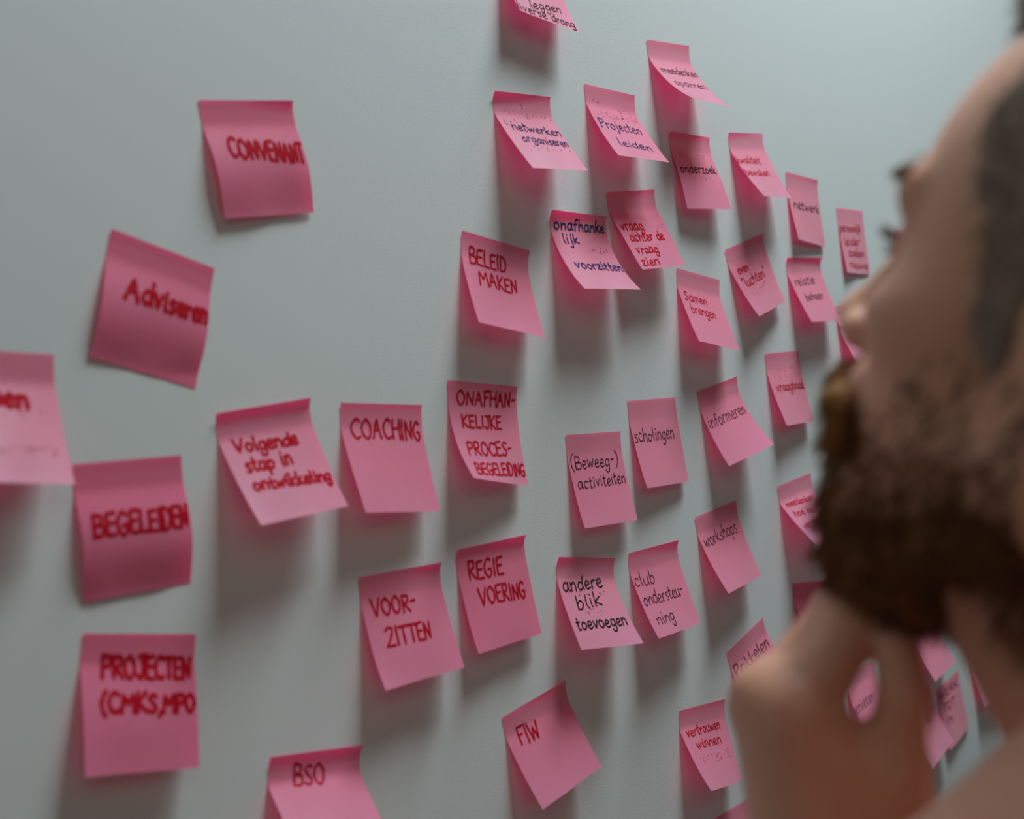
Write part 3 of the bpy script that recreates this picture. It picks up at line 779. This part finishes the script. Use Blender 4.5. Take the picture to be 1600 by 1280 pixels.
def strands(roots, dirs, lengths, radius, droop, seg=3):
    """thin tapering three-sided hairs"""
    n = len(roots)
    roots, dirs = np.asarray(roots), np.asarray(dirs)
    ref = np.cross(dirs, rng.normal(size=(n, 3)))
    ref /= np.linalg.norm(ref, axis=1)[:, None] + 1e-9
    oth = np.cross(dirs, ref)
    vs, fs = [], []
    for s in range(seg + 1):
        t = s / seg
        c = roots + dirs * (lengths * t)[:, None] + droop * (lengths * t * t)[:, None]
        r = radius * (1 - 0.85 * t)
        for a in range(3):
            ang = a * 2 * math.pi / 3
            vs.append(c + (math.cos(ang) * ref + math.sin(ang) * oth) * r)
    V = np.stack(vs, 1).reshape(-1, 3)
    per = 3 * (seg + 1)
    base = np.arange(n)[:, None] * per
    for s in range(seg):
        for a in range(3):
            b = (a + 1) % 3
            fs.append(np.concatenate([base + s * 3 + a, base + s * 3 + b, base + s * 3 + 3 + b, base + s * 3 + 3 + a], 1))
    return V, np.concatenate(fs)


# ------------------------------------------------------------------ the man
HB = np.array([[0.16598, 0.92492, 0.34202], [-0.97981, 0.11549, 0.16318], [0.11143, -0.3622, 0.92542]])        # head axes: forward, left, up
HO = np.array((454.7, -531.4, 1554.0))        # middle of the head between the ears
HAND = {
    'wrist': (426.9, -406.9, 1371.6),
    'elbow': (340.0, -400.0, 1120.0),
    'index': [(406.4, -407.1, 1432.1), (436.1, -419.0, 1460.9), (455.6, -420.1, 1454.4), (466.5, -417.3, 1448.4)],
    'middle': [(414.8, -390.9, 1435.1), (449.9, -407.6, 1462.7), (469.3, -411.5, 1451.5), (479.2, -410.5, 1445.6)],
    'ring': [(432.2, -377.3, 1426.7), (466.7, -393.1, 1451.4), (483.3, -403.0, 1444.5), (489.5, -404.0, 1440.6)],
    'little': [(449.0, -369.0, 1415.4), (479.0, -382.6, 1439.1), (489.9, -392.2, 1440.0), (493.9, -396.8, 1440.8)],
    'thumb': [(431.6, -424.8, 1383.6), (425.8, -433.8, 1412.5), (427.4, -439.1, 1436.0), (431.6, -436.6, 1452.8)],
    'r_index': 10.3,
    'r_middle': 10.3,
    'r_ring': 9.3,
    'r_little': 8,
    'r_thumb': [14, 10.8, 9.4, 8.2],
}
SHOULDER_L = np.array((318.0, -492.0, 1365.0))
SHOULDER_R = np.array((640.0, -600.0, 1352.0))
NECK = np.array((459.7, -569.4, 1404.0))


def head_point(x, y, z):
    return np.array((x, y, z), float) @ HB + HO


man = bpy.data.objects.new('person', None)
col.objects.link(man)
man.location = (NECK[0] * 0.001, NECK[1] * 0.001, 0.0)
tag(man, 'bearded man in profile at the right edge, hand under his chin, looking at the notes', 'person')
MAN_OFF = np.array((NECK[0], NECK[1], 0.0))


def man_obj(name, verts, faces, mats, parent=None, slot=None):
    off = MAN_OFF
    return quick_obj(name, np.asarray(verts) - off, faces, mats, parent if parent is not None else man, slot)


def build_head(S, skin=0.0):
    S.frame(HB, HO)
    S.ell((-6, 0, 44), (99, 77, 83), 6)
    S.ell((34, 0, 6), (60, 65, 84), 20)
    S.ell((48, 0, -38), (46, 52, 54), 16)
    for s in (1, -1):
        S.cap((4, 50 * s, -56), (78, 20 * s, -88), 15, 13, 18)
        S.cap((0, 60 * s, -8), (6, 52 * s, -54), 14, 14, 18)
        S.ell((57, 45 * s, -13), (26, 21, 18), 13)
        S.cap((91, 9 * s, 34), (77, 46 * s, 30), 8, 8, 10)
    S.ell((84, 0, -84), (17, 23, 16), 14)
    S.ell((92, 0, -44), (15, 26, 17), 12)
    for s in (1, -1):
        S.ell((95, 33 * s, 9), (16, 19, 12.5), 8, cut=True)
        S.ell((78, 31 * s, 12), (11.5, 13.5, 11.5), 3)
    S.cap((93, 0, 26), (114, 0, -14), 7, 8.5, 8)
    S.ell((114, 0, -17), (11, 11, 9.5), 7)
    for s in (1, -1):
        S.ell((104, 11.5 * s, -22), (12, 8, 8), 6)
        S.ell((103, 7 * s, -31), (5, 3.5, 4), 2, cut=True)
    S.ell((104, 0, -42), (7, 21, 5), 5)
    S.ell((103, 0, -54), (7.5, 19, 5.5), 5)
    for s in (1, -1):
        t = np.array([[0.93, 0.36 * s, 0], [-0.36 * s, 0.93, 0], [0, 0, 1]])
        S.ell((-10, 77 * s, 2), (19, 6, 31), 5, tilt=t)
        S.ell((-8, 84 * s, 4), (11, 5, 20), 4, cut=True, tilt=t)
        S.ell((-2, 74 * s, -22), (9, 6, 11), 5)


def build_neck(S):
    S.frame(np.eye(3), (0, 0, 0))
    a = head_point(-22, 0, -40)
    S.cap(a, NECK, 55, 57, 25)
    t = head_point(34, 0, -92)
    S.cap(t, NECK + np.array((-6.7, 69.4, 11.0)), 24, 30, 22)
    S.cap(head_point(-10, 52, -40), NECK + np.array((-40, 30, -10)), 14, 14, 18)


# body: head, neck, shoulders, both arms and hands in one skin
lo = np.array([230, -680, 1090], float)
hi = np.array([640, -330, 1710], float)
S = Solid(lo, hi, 2.4)
build_head(S)
build_neck(S)
S.cap(NECK, NECK + (0, 0, -90), 60, 80, 30)
el = np.array(HAND['elbow'])
wr = np.array(HAND['wrist'])
S.cap(SHOULDER_L, el, 44, 38, 20)
S.chain([el, el * 0.6 + wr * 0.4, wr], [38, 39, 27], 16)
for q in ('index', 'middle', 'ring', 'little'):
    ch = [np.array(c) for c in HAND[q]]
    S.cap(wr, ch[0], 23, HAND['r_' + q] + 4.5, 14)
    F = Solid(np.min(ch, 0) - 30, np.max(ch, 0) + 30, 2.4)
    for c0, c1, r0, r1 in zip(ch[:-1], ch[1:], (1.16, 1.04, 0.95), (1.04, 0.95, 0.82)):
        S.cap(c0, c1, HAND['r_' + q] * r0, HAND['r_' + q] * r1, 2.5)
    S.ell(ch[0], [HAND['r_' + q] * 1.28] * 3, 6)
    S.ell(ch[1], [HAND['r_' + q] * 1.13] * 3, 5)
th = [np.array(c) for c in HAND['thumb']]
S.cap(wr, th[0], 24, 17, 14)
S.chain(th, HAND['r_thumb'], 2.5)
S.cap(th[0], np.array(HAND['index'][0]) * 0.55 + wr * 0.45, 15, 13, 14)
S.cap(th[1] * 0.72 + th[0] * 0.28, np.array(HAND['index'][0]) * 0.86 + wr * 0.14, 12.5, 13, 11)
bv, bf = S.surface()
bv = relax(bv, bf, 2, 0.5)
bn = normals_of(bv, bf)
body = man_obj('body', bv, bf, [M_SKIN])

loc = (bv - HO) @ HB.T                     # body vertices in head axes
nl = bn @ HB.T
x, y, z = loc[:, 0], loc[:, 1], loc[:, 2]
is_head = (np.abs(y) < 100) & (z > -130) & (z < 140) & (np.abs(x) < 140)
hand_pts = np.array([c for q in ('index', 'middle', 'ring', 'little', 'thumb') for c in HAND[q]] + [wr])
dh = np.min(np.linalg.norm(bv[:, None, :] - hand_pts[None], axis=2), axis=1)

# ---- beard: a thick mass on the jaw, and hairs over it and thinning up the cheek
S = Solid(HO + np.array((-150, -130, -170)), HO + np.array((150, 190, 60)), 2.6)
S.frame(HB, HO)
S.ell((77, 0, -96), (20, 26, 25), 12)
S.ell((58, 0, -108), (30, 30, 16), 14)
S.cap((101, 0, -62), (95, 0, -84), 6.5, 9, 10)
for s in (1, -1):
    S.cap((8, 50 * s, -68), (70, 20 * s, -98), 14, 15, 14)
    S.cap((98, 4 * s, -70), (82, 24 * s, -84), 6, 8, 12)
G = S.grid_local()
bump = (np.sin(G[..., 0] * 0.35 + 1.7 * np.sin(G[..., 2] * 0.21)) * np.sin(G[..., 1] * 0.31 + G[..., 2] * 0.2) * 1.6
        + np.sin(G[..., 2] * 0.5 + G[..., 0] * 0.3) * 0.7)
S.d = S.d + bump.astype(np.float32)
beardv, beardf = S.surface()
beardn = normals_of(beardv, beardf)


def pick(mask, n):
    i = np.nonzero(mask)[0]
    return rng.choice(i, size=min(n, len(i)), replace=len(i) < n) if len(i) else i


def snap(points):
    """nearest body vertices"""
    near = bv[is_head]
    return near[np.array([np.argmin(((near - q) ** 2).sum(1)) for q in points])]


def unit(a):
    return a / (np.linalg.norm(a, axis=1)[:, None] + 1e-9)


down_fwd = np.array((0.25, 0.0, -1.0)) @ HB
edge = -12 - 0.30 * (x - 8) - 5 * np.sin(x * 0.11)
cheek = is_head & (dh > 45) & (z < edge) & (z > -112) & (x > -2) & (x < 112) & ~((np.abs(y) < 22) & (z > -58) & (z < -37) & (x > 92)) & ~((z > -31) & (x > 84))
depth = np.clip((edge - z) / 42.0, 0, 1)
cheek &= rng.random(len(z)) < (0.10 + 0.9 * depth ** 1.3)
iv = pick(cheek, 17000)
d1 = unit(bn[iv] * 0.26 + down_fwd * 0.9 + rng.normal(size=(len(iv), 3)) * 0.20)
v1, f1 = strands(bv[iv] - bn[iv] * 0.6, d1, (4 + 9 * depth[iv]) * rng.uniform(0.7, 1.2, len(iv)), 0.34, np.array((0, 0, -0.15)))
iv2 = pick(np.ones(len(beardv), bool), 6500)
d2 = unit(beardn[iv2] * 0.6 + down_fwd * 0.7 + rng.normal(size=(len(iv2), 3)) * 0.28)
v2, f2 = strands(beardv[iv2] - beardn[iv2], d2, rng.uniform(4, 9, len(iv2)), 0.45, np.array((0, 0, -0.2)))
allv = np.concatenate([beardv, v1, v2])
allf = np.concatenate([beardf, f1 + len(beardv), f2 + len(beardv) + len(v1)])
beard = man_obj('beard', allv, allf, [M_BEARD])

# ---- moustache
S = Solid(HO + np.array((-60, 40, -110)), HO + np.array((80, 190, 60)), 2.0)
S.frame(HB, HO)
for s in (1, -1):
    S.chain([(107, 2 * s, -37), (104.5, 14 * s, -41), (97, 27 * s, -51), (91, 32 * s, -66)], [5.5, 6, 5.5, 4.5], 5)
mv, mf = S.surface()
mn = normals_of(mv, mf)
im = pick(np.ones(len(mv), bool), 1500)
dm = unit(mn[im] * 0.6 + down_fwd * 0.8 + rng.normal(size=(len(im), 3)) * 0.25)
v3, f3 = strands(mv[im] - mn[im], dm, rng.uniform(4, 7.5, len(im)), 0.42, np.array((0, 0, -0.2)))
tag(man_obj('moustache', np.concatenate([mv, v3]), np.concatenate([mf, f3 + len(mv)]), [M_MUST]), 'ginger brown moustache')

# ---- hair: short crop with receding temples and a tuft at the front
S = Solid(HO + np.array((-150, -190, -90)), HO + np.array((150, 190, 190)), 2.8)
S.frame(HB, HO)
S.ell((-7, 0, 45), (102, 81, 87), 4)
G = S.grid_local()
gx, gy, gz = G[..., 0], G[..., 1], G[..., 2]
front = gx - np.where(gz > 58, 50 - 0.75 * (gz - 58), 50 - 0.18 * (58 - gz))
front = np.where((np.abs(gy) < 44) & (gz > 70), np.minimum(front, gx - 74 + 0.012 * gy ** 2), front)
front = np.where((gx < 0) & (gz < -8), gx + 22, front)
low = np.where(gx > 4, -22.0, np.where(gx > -24, 34.0, -52.0)) - gz
S.d = np.maximum(S.d, np.maximum(front, low).astype(np.float32) * 0.8)
for s in (1, -1):
    S.ell((21, 65 * s, 6), (13, 7, 30), 9)
S.cap((60, -18, 102), (60, 22, 102), 9, 9, 14)
S.ell((30, 0, 113), (46, 42, 19), 20)
S.ell((62, 6, 119), (15, 25, 14), 16)
hv, hf = S.surface()
hn = normals_of(hv, hf)
ih = pick(np.ones(len(hv), bool), 7500)
back = np.array((-0.5, 0.0, -0.75)) @ HB
dh2 = unit(hn[ih] * 0.6 + back * 0.6 + rng.normal(size=(len(ih), 3)) * 0.22)
v4, f4 = strands(hv[ih] - hn[ih], dh2, rng.uniform(5, 11, len(ih)), 0.45, np.array((0, 0, -0.1)))
man_obj('hair', np.concatenate([hv, v4]), np.concatenate([hf, f4 + len(hv)]), [M_HAIR])

# ---- eyes, brows, lashes, lips
for s in (1, -1):
    n = 20
    vs, fs = [], []
    for i in range(n + 1):
        for j in range(n):
            a, b = math.pi * i / n, 2 * math.pi * j / n
            vs.append(head_point(79.5 + 10.5 * math.cos(a), 31 * s + 10.5 * math.sin(a) * math.cos(b), 12 + 10.5 * math.sin(a) * math.sin(b)))
    for i in range(n):
        for j in range(n):
            fs.append((i * n + j, i * n + (j + 1) % n, (i + 1) * n + (j + 1) % n, (i + 1) * n + j))
    slot = [1 if f[0] < 5 * n else 0 for f in fs]
    man_obj('eye', vs, fs, [M_EYE, M_IRIS], None, slot)
    m = 260
    t = rng.random(m)
    roots = np.stack([93 - 17 * t ** 1.6 + rng.normal(size=m) * 1.2, (14 + 38 * t) * s, 34.5 + 6 * np.sin(t * 2.4) - 3 * t + rng.normal(size=m) * 2.2], 1)
    roots[:, 0] += 4.5
    dr = unit(np.stack([0.75 + 0 * t, 0.65 * s * (0.3 + t), 0.35 - 0.5 * t], 1) + rng.normal(size=(m, 3)) * 0.2)
    vb, fb = strands(snap(roots @ HB + HO), dr @ HB, rng.uniform(4, 7, m), 0.35, np.array((0, 0, -0.15)))
    man_obj('eyebrow', vb, fb, [M_BEARD])
    m = 280
    t = rng.random(m)
    a = (t - 0.5) * 1.9
    roots = np.stack([78.5 + 11.0 * np.cos(a), 31 * s + 11.5 * np.sin(a), np.where(np.arange(m) % 6 > 0, 14.0, 9.5) + rng.uniform(-1.6, 1.6, m)], 1)
    dr = unit(np.stack([np.cos(a), np.sin(a), np.where(np.arange(m) % 6 > 0, 0.1, -0.2)], 1) + rng.normal(size=(m, 3)) * 0.1)
    vb, fb = strands(roots @ HB + HO, dr @ HB, rng.uniform(4, 6.5, m) * np.where(np.arange(m) % 6 > 0, 1, 0.6), 0.42, np.array((0, 0, 0.2)))
    man_obj('eyelashes', vb, fb, [M_HAIR])

# ---- shirt, trousers and shoes
ST = Solid(np.minimum(SHOULDER_L, SHOULDER_R) + (-130, -170, -720), np.maximum(SHOULDER_L, SHOULDER_R) + (130, 190, 110), 6.0)
ST.frame(np.eye(3), (0, 0, 0))
hip = np.array((NECK[0] + 10, NECK[1] - 10, 930.0))
chest = np.array((NECK[0], NECK[1] + 5, NECK[2] - 190))
ST.ell(chest, (165, 112, 200), 30)
ST.cap(chest + (0, 0, -90), hip, 128, 135, 60)
ST.ell(hip, (165, 115, 90), 40)
TRAP_L = np.array((436.0, -525.0, 1420.0))
ST.cap(TRAP_L, SHOULDER_L, 38, 52, 14)
ST.ell(NECK + (4, -12, -72), (125, 82, 62), 24)
ST.cap(NECK + (40, -5, -40), SHOULDER_R, 46, 56, 30)
ST.cap(SHOULDER_L, SHOULDER_L * 0.45 + el * 0.55, 52, 52, 20)
elr = SHOULDER_R + (45, -25, -290)
wrr = SHOULDER_R + (35, 70, -530)
ST.cap(SHOULDER_R, SHOULDER_R * 0.45 + elr * 0.55, 56, 52, 24)
sv, sf = ST.surface()
sv = relax(sv, sf, 4, 0.5)
man_obj('shirt', sv, sf, [M_SHIRT])

AR = Solid(np.minimum(SHOULDER_R, wrr) + (-90, -120, -190), np.maximum(SHOULDER_R, elr) + (90, 160, 60), 5.0)
AR.cap(SHOULDER_R, elr, 42, 37, 10)
AR.chain([elr, elr * 0.6 + wrr * 0.4, wrr], [37, 36, 26], 14)
for i in range(4):
    k0 = wrr + (-6 + 2 * i, 26 - 18 * i + 6, -88)
    AR.cap(wrr + (0, 8 - 6 * i, -20), k0, 17, 11, 10)
    AR.cap(k0, k0 + (-8, 3, -34), 9.5, 9, 3)
    AR.cap(k0 + (-8, 3, -34), k0 + (-22, 4, -62 + 3 * abs(i - 1)), 9, 7.5, 3)
AR.chain([wrr + (-6, 18, -30), wrr + (-26, 42, -66), wrr + (-34, 48, -100)], [15, 12, 9], 4)
av, af = AR.surface()
av = relax(av, af, 2, 0.5)
n0 = len(bv)
body_me = body.data
bpy.data.objects.remove(body)
body = man_obj('body', np.concatenate([bv, av]), np.concatenate([bf, af + n0]), [M_SKIN])

TS = Solid((hip[0] - 230, hip[1] - 190, 60), (hip[0] + 230, hip[1] + 190, 1010), 7.0)
TS.ell(hip + (0, 0, -30), (158, 112, 105), 30)
for s in (1, -1):
    TS.chain([hip + (-78 * s, 0, -70), hip + (-88 * s, 12, -440), hip + (-92 * s, -4, -838)], [88, 66, 54], 26)
tv, tf = TS.surface()
man_obj('trousers', relax(tv, tf, 4, 0.5), tf, [M_TROUSER])
for s in (1, -1):
    FS = Solid((hip[0] - 92 * s - 80, hip[1] - 110, -2), (hip[0] - 92 * s + 80, hip[1] + 260, 160), 5.0)
    c = hip + (-92 * s, -4, 0)
    c[2] = 0
    FS.cap(c + (0, -38, 42), c + (-6 * s, 92, 34), 40, 36, 20)
    FS.cap(c + (-6 * s, 92, 34), c + (-10 * s, 165, 28), 38, 27, 20)
    FS.cap(c + (0, 0, 60), c + (0, 0, 120), 44, 46, 20)
    FS.d = np.maximum(FS.d, (1.0 - FS.grid_local()[..., 2]))
    fv, ff = FS.surface()
    man_obj('shoe', relax(fv, ff, 1, 0.4), ff, [M_SHOE])
